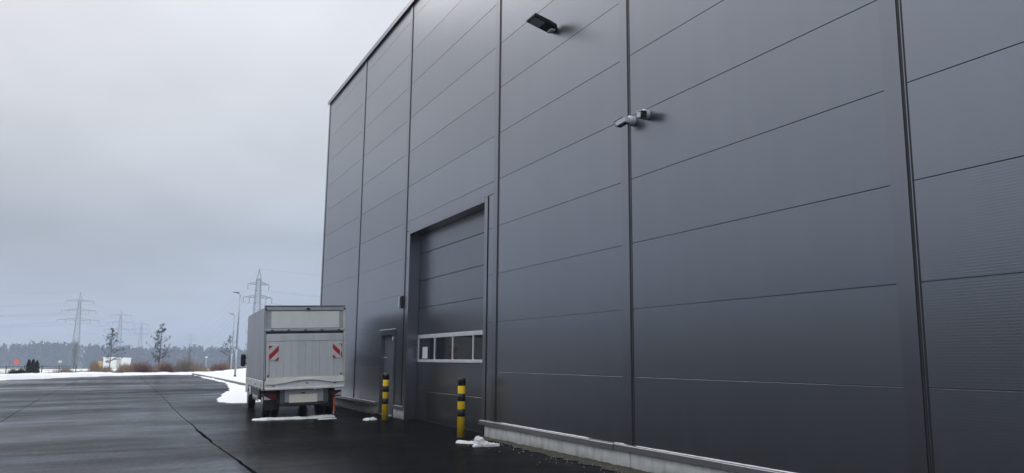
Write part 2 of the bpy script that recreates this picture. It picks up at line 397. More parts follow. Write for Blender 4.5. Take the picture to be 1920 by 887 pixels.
# concrete plinth and sill flashing
def plinth(y0, y1, z1=.285): P(MB().bbox(WX-.012, WX+.3, y0, y1, -.25, z1, .006), 'concrete_plinth', CONC)
for a, b in ((15.27, 9.955), (9.943, 5.0), (4.988, -.1), (-.112, -9)): plinth(b, a)
plinth(20.42, 21.33); plinth(22.74, 25.6); plinth(25.61, 31.05)
def sill(y0, y1, dz=0.0, end=False):
    mb = MB(); x = WX
    pr = [(x-.062, .250), (x-.066, .252), (x-.066, .328), (x-.060, .334), (x-.002, .347), (x-.002, .30)]
    n = len(pr); vs = [(px_, y0, pz+dz) for px_, pz in pr]+[(px_, y1, pz+dz) for px_, pz in pr]
    mb.add(vs, [(i, (i+1) % n, n+(i+1) % n, n+i) for i in range(n)]+[tuple(range(n))[::-1], tuple(range(n, 2*n))])
    P(mb, 'sill_flashing', SILL)
for a, b, d in ((15.36, 11.02, 0), (11.015, 10.33, -.006), (10.30, 7.92, .001), (7.915, 5.3, -.001), (5.295, 1.0, 0), (.99, -9, 0)): sill(b, a, d)
sill(20.44, 21.25); sill(22.86, 25.55); sill(25.57, 31.02)
# rime of ice left on the sill ledge
def ice(y0, y1, seed):
    g = random.Random(seed); mb = MB(); n = int((y0-y1)/.12)+2; vs = []
    for i in range(n):
        y = y0+(y1-y0)*i/(n-1); h = (.002+.004*g.random())*min(1, i+.2, n-1-i+.2)
        vs += [(WX-.020-.008*g.random(), y, .3425), (WX-.014, y, .3450+h), (WX-.003, y, .3475+h), (WX-.003, y, .3440)]
    mb.add(vs, [(4*i+j, 4*i+(j+1) % 4, 4*i+4+(j+1) % 4, 4*i+4+j) for i in range(n-1) for j in range(4)])
    o = mb.build('snow_ledge', SNOW); return o
for a, b, s, lb in ((14.4, 11.1, 1, 'thin rim of snow on the sill ledge right of the big door'), (10.35, 9.98, 2, 'very short rim of snow on the sill ledge left of a vertical joint cover'), (9.80, 5.35, 3, 'long thin rim of snow on the sill ledge at the bottom right')):
    tag(ice(a, b, s), lb, 'snow', 'snow rims on the sill ledge')

# unseen hall added across the yard to darken the lower part of the warehouse
OPP = facade('added_hall_paint', (.10, .105, .115), .55, .1, False)
oh = empty('added_hall', (-27, 10, zlot(-12.5))); tag(oh, 'unseen dark hall added across the yard to shade the warehouse wall', 'hall')
MB().box(-30, -.02, -60, 110, -.3, 5.6).build('wall_core', DARK, oh)
for i in range(34):
    y0 = -60+5*i
    for k in range(6): q = panel_mesh(y0+.004, y0+4.996, k+.004, min(k+.996, 5.6), 0, .02); q.v = [(-x+.021, y, z) for x, y, z in q.v]; q.build('wall_panel', OPP, oh)
MB().box(-30.2, .12, -60.2, 110.2, 5.601, 5.8).build('roof_edge', TRIM, oh)

# sectional door in its recess
DX = 7.14; DY0, DY1, DZ1 = 15.30, 20.40, 5.02
sd_ = empty('sectional_door'); sd_.parent = bld; sd_.location = (-WX, -14, 0)
P(MB().box(WX-.012, 7.30, DY1-.06, DY1+.02, 0, 5.06), 'door_jamb', TRIM)
P(MB().box(WX-.012, 7.30, 15.19, 15.36, .0, 5.06), 'door_jamb', TRIM)
P(MB().box(WX-.014, 7.30, 15.361, DY1-.061, 4.965, 5.075), 'door_lintel', TRIM)
P(MB().box(WX-.016, WX-.001, 15.178, 15.188, .36, 5.06), 'gasket', GASK)
P(MB().box(DX+.045, 7.31, 15.37, 20.33, 0, 4.96), 'door_backing', DARK, sd_)
zs_ = [.03, .76, 1.50, None, 2.22, 2.945, 3.68, 4.42, 4.962]
secs = [(.03,.757), (.763,1.497), (2.223,2.942), (2.948,3.677), (3.683,4.417), (4.423,4.962)]
for z0, z1 in secs: P(panel_mesh(15.375, 20.325, z0, z1, DX, .04, .008), 'door_panel', DOORP, sd_)
P(MB().box(DX-.012, DX+.06, 15.375, 20.325, .003, .028), 'bottom_seal', GASK, sd_)
# glazed section: rails, mullions, panes
wf = [(1.503, 1.575), (2.125, 2.218)]
for z0, z1 in wf: P(MB().bbox(DX-.012, DX+.035, 15.378, 20.322, z0, z1, .004), 'window_rail', ALU, sd_)
mull = [15.378, 16.72, 17.98, 19.20, 20.262]
mull = [15.38, 16.55, 17.80, 19.03, 20.265]
for y in mull: P(MB().bbox(DX-.010, DX+.034, y, y+.057, 1.576, 2.124, .004), 'window_mullion', ALU, sd_)
GLASS = mat('window_pane', (.02,.022,.026), .06, 0, .6); GLASS.node_tree.nodes['Principled BSDF'].inputs['Alpha'].default_value = .82
for a, b in zip(mull, mull[1:]): P(MB().box(DX+.012, DX+.02, a+.058, b-.001, 1.577, 2.123), 'window_pane', GLASS, sd_)
PAPER = speck('paper', (.62,.64,.68), .7, 0, .05, 8)
P(MB().box(DX+.006, DX+.0105, 19.60, 19.98, 1.60, 1.90), 'notice', PAPER, sd_)

# side door
sdo = empty('side_door'); sdo.parent = bld; sdo.location = (-WX, -14, 0)
P(MB().box(WX-.02, WX+.2, 22.66, 22.79, 0, 2.42), 'door_frame', TRIM, sdo)
P(MB().box(WX-.02, WX+.2, 21.32, 21.45, 0, 2.42), 'door_frame', TRIM, sdo)
P(MB().box(WX-.022, WX+.2, 21.451, 22.659, 2.26, 2.422), 'door_frame', TRIM, sdo)
P(MB().box(WX-.04, WX-.023, 21.30, 22.81, 2.405, 2.43), 'drip_rail', ALU, sdo)
P(MB().bbox(WX+.085, WX+.13, 21.455, 22.655, .02, 2.255, .005), 'door_leaf', facade('side_door_paint', (.22,.235,.27), .36, .5, False), sdo)
mb = MB(); mb.bar((WX+.03, 22.52, 1.05), (WX+.03, 22.38, 1.05), .011, n=8); mb.bar((WX+.086, 22.52, 1.05), (WX+.03, 22.52, 1.05), .011, n=8)
P(mb, 'door_handle', ALU, sdo)
P(MB().bbox(WX+.072, WX+.0845, 22.47, 22.57, .95, 1.17, .004), 'handle_plate', ALU, sdo)
P(MB().bbox(WX+.05, WX+.0845, 22.40, 22.60, 1.60, 1.63, .004), 'door_sign', ALU, sdo)
P(MB().bbox(WX-.035, WX-.0225, 21.49, 21.58, 2.10, 2.20, .01), 'door_contact', ALU, sdo)
P(MB().box(WX+.0, WX+.25, 21.46, 22.65, -.02, .018), 'threshold', CONC, sdo)

# ------------------------------------------------------------------ things on the wall
WHITEP = speck('white_plastic', (.50,.53,.58), .35, 0, .06, 10)
BLACKP = speck('black_plastic', (.012,.013,.016), .4, 0, .2, 8)
# wall light far up: flat LED head on a short arm
wl = empty('wall_light', (WX, 12.269, 7.70)); tag(wl, 'black flat LED floodlight on an arm high on the grey wall', 'wall light')
HOUS = speck('light_housing', (.012,.014,.020), .35, .2, .2, 8)
LENS = mat('led_lens', (.38,.40,.44), .3)
a_ = MB(); a_.bbox(-.034, -.002, -.06, .06, -.04, .05, .006)
a_.build('wall_bracket', HOUS, wl)
k_ = MB(); k_.bbox(-.135, -.035, -.10, .05, -.055, -.004, .014); k_.build('knuckle', WHITEP, wl)
hd = MB()
def slab(mb, prof, y0, y1):
    n = len(prof); vs = [(x, y0, z) for x, z in prof]+[(x, y1, z) for x, z in prof]
    mb.add(vs, [(i, (i+1) % n, n+(i+1) % n, n+i) for i in range(n)]+[tuple(range(n))[::-1], tuple(range(n, 2*n))])
slab(hd, [(0,0), (-.03,.05), (-.18,.06), (-.49,.05), (-.51,.025), (-.50,0)], -.165, .165)
ho_ = hd.build('lamp_head', HOUS, wl); ho_.location = (-.036,0,.0); ho_.rotation_euler = (0, R(16), 0)
fr = MB(); fr.box(-.49, -.22, -.15, -.13, -.012, -.001); fr.box(-.49, -.22, .13, .15, -.012, -.001); fr.box(-.49, -.47, -.1295, .1295, -.012, -.001); fr.box(-.24, -.22, -.1295, .1295, -.012, -.001)
fr.build('lens_frame', HOUS, ho_)
MB().box(-.469, -.241, -.129, .129, -.006, -.001).build('lens', LENS, ho_)
# two bullet cameras
def bullet(loc, rot, label, root=-.17):
    e = empty('security_camera', loc); tag(e, label, 'camera', 'bullet cameras on the grey wall')
    b = MB(); b.sm = True; b.lathe([(.01,-.001), (.078,-.001), (.080,-.012), (.078,-.085), (.068,-.098), (.02,-.10)], 20, 'X'); b.build('mounting_box', WHITEP, e)
    k = MB(); k.sm = True; k.bar((-.095,0,0), (root+.02,0,-.01), .022, n=10); k.build('joint', WHITEP, e)
    body = MB(); body.bbox(-.05, .05, -.06, .16, -.05, .045, .012); bo = body.build('body', WHITEP, e); bo.location = (root,0,-.015); bo.rotation_euler = rot
    h = MB(); h.bbox(-.058, .058, -.05, .195, .046, .056, .004); h.build('sun_shield', WHITEP, bo)
    l = MB(); l.bbox(-.044, .044, .159, .166, -.044, .039, .003); l.build('front_glass', BLACKP, bo)
    u = MB(); u.bbox(-.04, .04, -.05, .14, -.057, -.0505, .003); u.build('underside', BLACKP, bo)
    return e
bullet((WX, 9.76, 5.24), (R(-8), 0, R(8)), 'white bullet camera turned away along the wall, in front of the joint cover')
bullet((WX, 9.39, 5.235), (R(-14), 0, R(160)), 'white bullet camera showing its black front to the viewer', -.125)
# small box with pale bar by the door
e = empty('wall_box', (WX, 20.86, 3.13)); tag(e, 'small dark wall box with an upright pale bar beside the big door', 'wall box')
MB().bbox(-.075, -.017, -.085, .055, -.17, .17, .012).build('housing', speck('dark_housing', (.03,.033,.04), .4), e)
MB().bbox(-.11, -.076, -.02, .05, -.14, .15, .012).build('front_bar', WHITEP, e)
MB().bbox(-.10, -.076, -.07, -.03, -.16, -.14, .005).build('cable_gland', WHITEP, e)

# ------------------------------------------------------------------ bollards
YEL = mat('yellow_paint', (.78,.52,.02), .45)
def worn_yellow():
    t = NT(YEL); p = t.objc(); x, y, z = t.sep(p); n = t.noise(t.map(p, (1,1,.4)), 16, 5, .65); f = t.noise(p, 45, 3, .6)
    c = t.mixc(t.rng(n, .3, .7, 0, 1), (.86,.55,.012), (.95,.66,.03)); c = t.mixc(t.rng(f, .66, .74, 0, .7), c, (.16,.12,.05))
    low = t.math('MULTIPLY', t.rng(z, .02, .22, 1, 0), t.rng(n, .35, .65, .1, .7)); c = t.mixc(low, c, (.16,.12,.04)); t.col(c); t.rough(t.rng(n, .3, .7, .35, .6)); t.bump(f, .15, .004)
worn_yellow(); BLK = speck('black_paint', (.012,.013,.016), .45, 0, .3, 9, .15)
def bollard(x, y, label):
    e = empty('bollard', (x, y, zlot(x))); tag(e, label, 'bollard', 'yellow and black bollards before the door')
    p = MB(); p.sm = True; p.lathe([(.0795,-.02), (.0795,1.18), (.072,1.195), (.02,1.198)], 28); p.build('post', YEL, e)
    for z0, z1 in ((.417,.568), (.727,.886)):
        b = MB(); b.sm = True; b.lathe([(.0795,z0), (.0808,z0+.001), (.0808,z1-.001), (.0795,z1)], 28); b.build('band', BLK, e)
    b = MB(); b.sm = True; b.lathe([(.0795,1.045), (.082,1.046), (.082,1.185), (.074,1.203), (.02,1.207)], 28); b.build('cap', BLK, e)
    f = MB(); f.lathe([(.09,-.01), (.088,.006), (.0797,.010)], 28); f.build('base_joint', speck('wet_dirt', (.03,.025,.012), .7), e)
    return e
bollard(6.41, 15.45, 'yellow and black bollard in front of the big sectional door')
b2 = bollard(6.33, 20.48, 'yellow and black bollard in front of the small side door')
MB().bbox(-.11, -.083, -.03, .03, 1.10, 1.17, .005).build('hook', BLK, b2)

# ------------------------------------------------------------------ truck
ALW = speck('weathered_aluminium', (.61,.635,.655), .5, .25, .14, 3, .06, (1,1,.35))
ALL = speck('bright_aluminium_edge', (.74,.735,.70), .5, .2, .12, 4, .05)
def planks_mat():
    m = mat('tail_lift_plank', (.37,.38,.38), .5, .2); t = NT(m); p = t.objc()
    s = t.noise(t.map(p, (9,1,.6)), 2, 5, .6); n = t.noise(p, 7, 5, .65); oi = t.n('ShaderNodeObjectInfo').outputs['Random']
    k = t.math('ADD', t.math('MULTIPLY', s, .45), t.math('ADD', t.math('MULTIPLY', n, .35), t.math('MULTIPLY', oi, .2)))
    c = t.mixc(t.rng(k, .3, .7, 0, 1), (.55,.58,.605), (.67,.70,.715)); c = t.mixc(t.rng(n, .62, .75, 0, .5), c, (.38,.355,.32))
    t.col(c); t.bump(n, .2, .004); return m
PLK = planks_mat()
BOXP = speck('box_side_grey', (.27,.29,.325), .38, .1, .08, 1.2, .03, (1,1,.4))
FRM = speck('box_frame_grey', (.42,.44,.47), .45, .3, .12, 4)
DFRM = speck('dark_rail', (.10,.11,.13), .45, .2, .2, 4)
CREAM = speck('cream_sheet', (.76,.79,.77), .5, 0, .06, 3)
PLATE = speck('blank_plate', (.84,.81,.70), .45, 0, .04, 5)
RUB = speck('tyre_rubber', (.012,.012,.013), .75, 0, .3, 12)
RIM = speck('steel_rim', (.25,.26,.27), .5, .5, .2, 9)
CABW = speck('white_body_paint', (.66,.68,.71), .3, 0, .06, 2)
CHAS = speck('chassis_black', (.018,.019,.021), .6, 0, .3, 6)
tr = empty('box_truck', (3.53, 22.32, zlot(3.6)-.005)); tag(tr, 'grey box truck with a raised aluminium tail lift parked by the warehouse', 'truck')
tr.rotation_mode = 'XYZ'; tr.rotation_euler = (0, R(-2.2), R(-2.9))
Wd, Ln = 2.17, 5.25; ZB, ZT = .76, 3.06
def T(mb, name, m, parent=None): return mb.build(name, m, parent or tr)
# box body: left side with rounded front top, right side, roof, front, floor
arc = [(Ln-.28+.28*math.sin(a), ZT-.05-.28+.28*math.cos(a)) for a in [R(x) for x in (0, 22, 45, 68, 90)]]
prof = [(.06, 1.02), (.06, ZT-.05)]+arc+[(Ln, 1.02)]
T(MB().prism(prof, .0, .035), 'side_panel', BOXP); T(MB().prism(prof, Wd-.035, Wd), 'side_panel', BOXP)
T(MB().box(.036, Wd-.036, .06, Ln-.28, ZT-.08, ZT-.045), 'roof', BOXP)
f = MB()
for (y0, z0), (y1, z1) in zip(arc, arc[1:]+[(Ln, 1.02)]): f.add([(.036,y0,z0-.002),(Wd-.036,y0,z0-.002),(Wd-.036,y1-.002,z1),(.036,y1-.002,z1)], [(0,1,2,3)])
T(f, 'front_wall', BOXP)
T(MB().box(.036, Wd-.036, .06, Ln-.01, .98, 1.02), 'floor', CHAS)
T(MB().box(.04, Wd-.04, .14, .16, 1.03, ZT-.09), 'rear_wall', DFRM)
for x0, x1 in ((-.015, .036), (Wd-.036, Wd+.015)):
    T(MB().bbox(x0, x1, .1, Ln, .80, 1.018, .006), 'side_rail', ALW)
for x0 in (-.022,):
    for y in (.55, 1.5, 2.45, 3.4, 4.35): T(MB().bbox(x0, x0+.006, y, y+.05, .81, 1.01, .002), 'rail_post', FRM)
for y in (.5, 1.3, 2.1, 2.9, 3.7, 4.5): T(MB().bbox(-.004, .06, y, y+.16, .742, .798, .01), 'rope_hook', ALW)
T(MB().bbox(-.006, .035, .012, .095, ZB+.02, ZT-.04, .006), 'corner_post', DFRM); T(MB().bbox(Wd-.035, Wd+.012, -.01, .095, ZB+.1, ZT-.13, .006), 'corner_post', ALL)
T(MB().bbox(.0, .032, -.012, .011, ZB+.3, ZT-.05, .004), 'corner_trim', FRM)
T(MB().bbox(-.012, Wd+.012, -.02, .10, ZT-.032, ZT, .006), 'roof_rail', DFRM)
T(MB().bbox(.034, Wd-.036, -.012, .09, ZT-.135, ZT-.034, .006), 'header', FRM)
lm = MB(); lm.bbox(1.10, 1.20, -.05, -.013, ZT-.115, ZT-.065, .01); T(lm, 'rear_light', BLACKP)
T(MB().box(.036, Wd-.038, .02, .06, 2.415, 2.92), 'upper_panel', FRM)
T(MB().bbox(.17, Wd-.15, .005, .019, 2.44, 2.90, .004), 'sign_panel', CREAM)
T(MB().bbox(.0, Wd, -.03, .08, 2.355, 2.413, .008), 'cross_rail', FRM); T(MB().box(.034, Wd-.037, -.012, .08, 2.285, 2.353), 'gap_seal', CHAS)
# raised tail lift platform
pf = empty('tail_lift'); pf.parent = tr
T(MB().bbox(.045, Wd-.045, -.05, -.002, 2.085, 2.28, .006), 'top_band', ALW, pf)
px0, px1 = .045, Wd-.045; npl = 10; pw = (px1-px0-.16)/npl
for x0, x1 in ((px0, px0+.078), (px1-.078, px1)): T(MB().bbox(x0, x1, -.047, -.004, 1.115, 2.083, .005), 'edge_profile', ALW, pf)
for i in range(npl):
    x = px0+.08+i*pw; T(MB().bbox(x+.0012, x+pw-.0012, -.042, -.006, 1.115, 2.083, .003), 'plank', PLK, pf)
# bottom lip with its bent lower edge
n = 24; vs = []
for i in range(n+1):
    u = i/n; x = px0+(px1-px0)*u
    zb = .945+.085*max(0, math.sin(math.pi*min(1, max(0, (u-.22)/.62))))**1.0-.02*(u < .15)
    vs += [(x, -.055, 1.112), (x, -.075, zb), (x, -.045, zb), (x, -.03, 1.112)]
m_ = MB(); m_.add(vs, [(4*i+j, 4*i+(j+1) % 4, 4*i+4+(j+1) % 4, 4*i+4+j) for i in range(n) for j in range(4)]+[(0,1,2,3), tuple(4*n+j for j in (3,2,1,0))])
T(m_, 'bent_lip', ALL, pf)
for x, z in ((.10, 1.155), (Wd-.10, 1.155)): T(MB().lathe([(.004,-.062), (.022,-.060), (.024,-.0485)], 12, 'Y', (x, 0, z)), 'stop_bolt', CHAS, pf)
def stripes(m, flip):
    t = NT(m); x, y, z = t.sep(t.objc()); s = t.math('ADD', t.math('MULTIPLY', x, flip*1.0), z) if flip > 0 else t.math('SUBTRACT', z, x)
    fr_ = t.math('FRACT', t.math('ADD', t.math('MULTIPLY', s, 1/.30), .5+.25)); k = t.math('GREATER_THAN', fr_, .5)
    n = t.noise(t.objc(), 12, 4)
    t.col(t.mixc(k, (.62,.60,.60), (.42,.018,.03))); t.rough(t.rng(n, .3, .7, .35, .5))
STA = mat('stripe_print', (.6,.02,.03), .4); stripes(STA, -1); STB = mat('stripe_print_mirrored', (.6,.02,.03), .4); stripes(STB, 1)
for x, z, m, lab in ((.245, 1.765, STA, None), (Wd-.21, 1.795, STB, None)):
    o = T(MB().bbox(-.125, .125, -.006, .006, -.20, .20, .003), 'warning_board', m, pf); o.location = (x, -.0535, z)
    T(MB().bbox(-.13, .13, -.010, .006, .2005, .222, .003), 'board_clip', ALL, o)
# bumper plate and underrun bar
m_ = MB(); n = 24; vs = []
for i in range(n+1):
    u = i/n; x = .02+(Wd-.04)*u; zb = .775+.012*math.sin(u*5); vs += [(x,-.02,1.03), (x,-.055,zb+.02), (x,-.045,zb), (x,.06,zb), (x,.06,1.03)]
m_.add(vs, [(5*i+j, 5*i+(j+1) % 5, 5*i+5+(j+1) % 5, 5*i+5+j) for i in range(n) for j in range(5)]+[(0,1,2,3,4), tuple(5*n+j for j in (4,3,2,1,0))])
T(m_, 'bumper_plate', ALW)
T(MB().bbox(.05, Wd-.05, -.085, -.056, .775, .83, .008), 'bumper_edge', ALL)
for x, z in ((.22,.87), (1.10,.93), (1.86,.90)): T(MB().bbox(x, x+.07, -.058, -.046, z, z+.022, .004), 'latch', DFRM)
T(MB().bbox(.45, 1.72, .06, .12, .42, .76, .008), 'underrun_bar', FRM)
T(MB().bbox(.43, .56, .03, .059, .40, .77, .006), 'bracket', DFRM); T(MB().bbox(1.60, 1.73, .03, .059, .40, .77, .006), 'bracket', DFRM)
T(MB().bbox(.42, 1.75, .02, .13, .33, .395, .02), 'underrun_beam', CHAS)
T(MB().bbox(.68, 1.43, .042, .058, .41, .635, .004), 'number_plate', PLATE); T(MB().bbox(1.0, 1.1, .02, .058, .655, .685, .006), 'plate_light', BLACKP)
REDL = mat('red_lens', (.11,.006,.010), .2); CLRL = mat('clear_lens', (.40,.44,.55), .12)
for x0, x1, z, fl in ((0.0, .34, .505, 1), (1.80, 2.10, .54, -1)):
    lc = T(MB().bbox(x0, x1, .06, .10, z, z+.165, .01), 'tail_light', BLACKP)
    T(MB().bbox(x0+.01, x1-.01, .045, .059, z+.012, z+.153, .006), 'red_lens', REDL, lc)
    q = MB(); pts = [(x0+.015,z+.015),(x0+.21,z+.015),(x0+.06,z+.10),(x0+.015,z+.12)] if fl > 0 else [(x1-.20,z+.03),(x1-.015,z+.03),(x1-.015,z+.12),(x1-.06,z+.11)]
    n = 4; q.add([(x, .038, zz) for x, zz in pts]+[(x, .0445, zz) for x, zz in pts], [(i, (i+1) % n, n+(i+1) % n, n+i) for i in range(n)]+[(3,2,1,0), (4,5,6,7)])
    T(q, 'reversing_lens', CLRL, lc)
AMB = mat('amber_reflector', (.5,.16,.01), .25)
for y in (.4, 2.0, 3.6, 4.9): T(MB().bbox(-.030, -.016, y, y+.09, .88, .92, .004), 'side_reflector', AMB)
for x in (.10, Wd-.13): T(MB().bar((x, -.062, 1.2), (x, -.062, 2.02), .011, n=8), 'lock_bar', ALL)
for x in (.16, .6, 1.05, 1.5, Wd-.2): T(MB().bbox(x, x+.07, -.040, -.031, 2.36, 2.405, .004), 'hinge', DFRM)
for x in (.0, Wd-.03): T(MB().bbox(x, x+.05, -.034, -.021, ZT-.115, ZT-.07, .004), 'marker_light', REDL)
# orange strap hanging at the right rear
ORG = speck('orange_strap', (.55,.14,.05), .6, 0, .3, 25)
m_ = MB()
for i in range(7): m_.bbox(1.87+.008*(i % 2), 1.92+.008*(i % 2), .07-.004*(i % 2), .09, .50-.055*(i+1)+.004, .50-.055*i, .008)
T(m_, 'orange_strap', ORG); T(MB().bbox(1.875, 1.905, .07, .085, .05, .112, .005), 'strap_end', speck('pale_webbing', (.5,.42,.32), .7))
# chassis
T(MB().box(.55, .65, .15, 6.5, .48, .70), 'chassis_beam', CHAS); T(MB().box(1.5, 1.6, .15, 6.5, .48, .70), 'chassis_beam', CHAS)
T(MB().bbox(.66, 1.49, .9, 1.5, .26, .62, .05), 'differential_block', CHAS); T(MB().bbox(.60, 1.55, 1.8, 2.6, .22, .60, .06), 'spare_wheel_block', RUB); T(MB().bbox(.36, 1.8, .14, .2, .40, .70, .01), 'rear_crossbeam', CHAS)  # differential and spare wheel are plain boxes added to block light underneath
T(MB().bbox(.10, .5, 2.0, 2.9, .42, .78, .03), 'side_box', CHAS)
for y in (1.9, 2.35, 2.8, 3.25): T(MB().bbox(.03, .06, y, y+.05, .40, .78, .004), 'guard_post', FRM)
T(MB().bbox(.02, .05, 1.88, 3.32, .46, .54, .005), 'side_guard', FRM)
for x in (.10, 1.65): T(MB().bbox(x, x+.36, .55, .57, .22, .76, .004), 'mud_flap', CHAS)
def wheel(x0, x1, y, z, out):
    o = MB(); o.sm = True; r = .335
    o.lathe([(.20,x0+.01), (r-.05,x0), (r-.012,x0+.012), (r,x0+.04), (r,x1-.04), (r-.012,x1-.012), (r-.05,x1), (.20,x1-.01)], 32, 'X')
    t_ = T(o, 'wheel', RUB); t_.location = (0, y, z)
    q = MB(); q.sm = True; xo = x0+.005 if out < 0 else x1-.005
    q.lathe([(.205, xo), (.19, xo-out*.05), (.08, xo-out*.02), (.05, xo+out*.01), (.01, xo+out*.01)], 24, 'X'); T(q, 'rim', RIM, t_)
zw = lambda x: .335-.018*(x-.2)+.002
wheel(.08, .30, 1.2, zw(.2), -1); wheel(.33, .52, 1.2, zw(.4), -1); wheel(1.58, 1.78, 1.2, zw(1.7), 1); wheel(1.82, 2.03, 1.2, zw(1.9), 1)
wheel(.10, .33, 5.830, zw(.2), -1); wheel(1.80, 2.03, 5.830, zw(1.9), 1)
T(MB().bar((.3,1.2,.33), (1.9,1.2,.31), .07, n=8), 'axle', CHAS)
# cab
cp = [(5.300,.46), (5.300,2.30), (5.560,2.42), (5.960,2.38), (6.560,1.62), (7.190,1.28), (7.290,.95), (7.270,.46)]
T(MB().prism(cp, .14, Wd-.14), 'cab', CABW)
T(MB().prism([(5.300,2.31),(5.300,3.0),(5.510,2.97),(5.930,2.66),(6.190,2.42),(5.560,2.43)], .16, Wd-.16), 'roof_fairing', CABW)
for x0, x1 in ((.133, .139), (Wd-.139, Wd-.133)):
    T(MB().prism([(5.560,1.45), (5.560,2.22), (5.930,2.22), (6.410,1.50)], x0, x1), 'side_window', GLASS)
ws = MB(); ws.add([(.2,6.040,2.32),(Wd-.2,6.040,2.32),(Wd-.2,6.580,1.65),(.2,6.580,1.65)], [(0,1,2,3)]); 
for i, v in enumerate(ws.v): ws.v[i] = (v[0], v[1]+.006, v[2]+.006)
T(ws, 'windscreen', GLASS)
for y in (5.830,):
    for x0, x1 in ((.118, .139), (Wd-.139, Wd-.118)):
        a = MB(); pts = [(y+.42*math.cos(R(t_)), .33+.42*math.sin(R(t_))) for t_ in range(15, 166, 15)]; inn = [(y+.37*math.cos(R(t_)), .33+.37*math.sin(R(t_))) for t_ in range(165, 14, -15)]
        for k in range(len(pts)-1):
            kk = len(inn)-1-k; a.prism([pts[k], pts[k+1], inn[kk-1], inn[kk]], x0, x1)
        T(a, 'wheel_arch', CABW)
for s in (-1, 1):
    xx = .14 if s < 0 else Wd-.14
    m_ = MB(); m_.bbox(min(xx+s*.10, xx+s*.26), max(xx+s*.10, xx+s*.26), 6.190, 6.270, 1.36, 1.78, .04); mo = T(m_, 'mirror', BLACKP)
    a = MB(); a.bar((xx, 6.260, 1.62), (xx+s*.16, 6.240, 1.66), .018, n=6); a.bar((xx, 6.260, 1.45), (xx+s*.16, 6.240, 1.48), .018, n=6); T(a, 'mirror_arm', BLACKP, mo)
    T(MB().bbox(xx-.06 if s > 0 else xx-.004+.0, xx+.004 if s > 0 else xx+.06, 7.150, 7.045, .98, 1.16, .01), 'headlight', CLRL)

# ------------------------------------------------------------------ snow
def snow_sheet(name, poly, cell, H, edge, amp=.3, freq=.8, m=SNOW, seed=0, base=None, extra=None, wk=1.0):
    poly = np.array(poly, float); x0, y0 = poly.min(0)-cell; x1, y1 = poly.max(0)+cell
    gx = np.arange(x0, x1+cell, cell); gy = np.arange(y0, y1+cell, cell); X, Y = np.meshgrid(gx, gy)
    rs = np.random.RandomState(seed); 
    def nz2(sc):
        out = np.zeros_like(X); 
        for o in range(4):
            for _ in range(3):
                a = rs.uniform(0, 6.28); f = sc*(2**o)*rs.uniform(.7, 1.3); out += np.sin((X*np.cos(a)+Y*np.sin(a))*f+rs.uniform(0, 6.28))/(1.7**o)/3
        return out
    wob = wk*nz2(freq*2.2)*min(edge*.6, cell*3.0)+rs.uniform(-1, 1, X.shape)*cell*.25
    n = len(poly); ins = np.zeros(X.shape, bool); D = np.full(X.shape, 1e9)
    for i in range(n):
        a, b = poly[i], poly[(i+1) % n]
        cond = ((a[1] > Y) != (b[1] > Y)); dy = (b[1]-a[1]) if abs(b[1]-a[1]) > 1e-9 else 1e-9
        ins ^= cond & (X < (b[0]-a[0])*(Y-a[1])/dy+a[0])
        e = b-a; t = np.clip(((X-a[0])*e[0]+(Y-a[1])*e[1])/(e@e+1e-12), 0, 1)
        D = np.minimum(D, np.hypot(X-a[0]-t*e[0], Y-a[1]-t*e[1]))
    SD = np.where(ins, D, -D)+wob
    t = np.clip(SD/edge, 0, 1); prof = np.sqrt(np.clip(t*(2-t), 0, 1))
    bz = np.vectorize(base or zlot)(X) if base is None else np.vectorize(base)(X, Y)
    Hn = H*(1+amp*nz2(freq)+.10*rs.uniform(-1, 1, X.shape))
    if extra is not None: Hn = Hn+extra(X, Y)
    Z = bz+np.where(SD > 0, prof*np.maximum(Hn, .01), np.maximum(SD*.8, -.06))
    idx = -np.ones(X.shape, int); keep = np.zeros((X.shape[0]-1, X.shape[1]-1), bool)
    inn = SD > 0; keep = inn[:-1,:-1] | inn[1:,:-1] | inn[:-1,1:] | inn[1:,1:]
    used = np.zeros(X.shape, bool); used[:-1,:-1] |= keep; used[1:,:-1] |= keep; used[:-1,1:] |= keep; used[1:,1:] |= keep
    idx[used] = np.arange(used.sum()); V = np.stack([X[used], Y[used], Z[used]], 1)
    jj, ii = np.nonzero(keep); F = np.stack([idx[jj,ii], idx[jj,ii+1], idx[jj+1,ii+1], idx[jj+1,ii]], 1)
    mb = MB(); mb.sm = True; mb.add(V.tolist(), F.tolist()); return mb.build(name, m)
tag(snow_sheet('snow_patch', [(6.4,78), (6.45,70), (6.5,61), (6.5,50), (6.5,40), (6.5,32.2), (5.2,31.5), (4.22,30.6), (3.7,30.9), (3.3,32.2), (3.5,33.9), (4.1,37), (4.9,42), (5.7,48.5), (6.15,55), (6.2,62), (6.05,70)], .15, .06, .35, .3, .7, wk=.4), 'flat white snow patch with a curved edge on the asphalt left of the truck', 'snow')
tag(snow_sheet('snow_strip', [(3.22,22.26), (3.6,22.08), (4.42,22.00), (5.0,22.06), (5.46,22.34), (5.52,22.6), (4.57,22.5), (3.97,22.45), (3.51,22.62)], .035, .05, .09, .4, 5.0, seed=3), 'long narrow strip of snow lying behind the truck wheels', 'snow')
tag(snow_sheet('snow_strip', [(4.84,21.62), (5.1,21.58), (5.36,21.70), (5.38,21.86), (5.1,21.80), (4.9,21.78)], .025, .022, .05, .4, 6, seed=5), 'tiny flat sliver of snow beside the long strip behind the truck', 'snow')
tag(snow_sheet('snow_patch', [(5.96,20.62), (6.20,20.68), (6.18,20.95), (5.93,20.95), (5.84,20.78)], .022, .05, .08, .4, 6, seed=6), 'small flat snow remnant left of the bollard by the side door', 'snow')
from mathutils import noise as mnoise
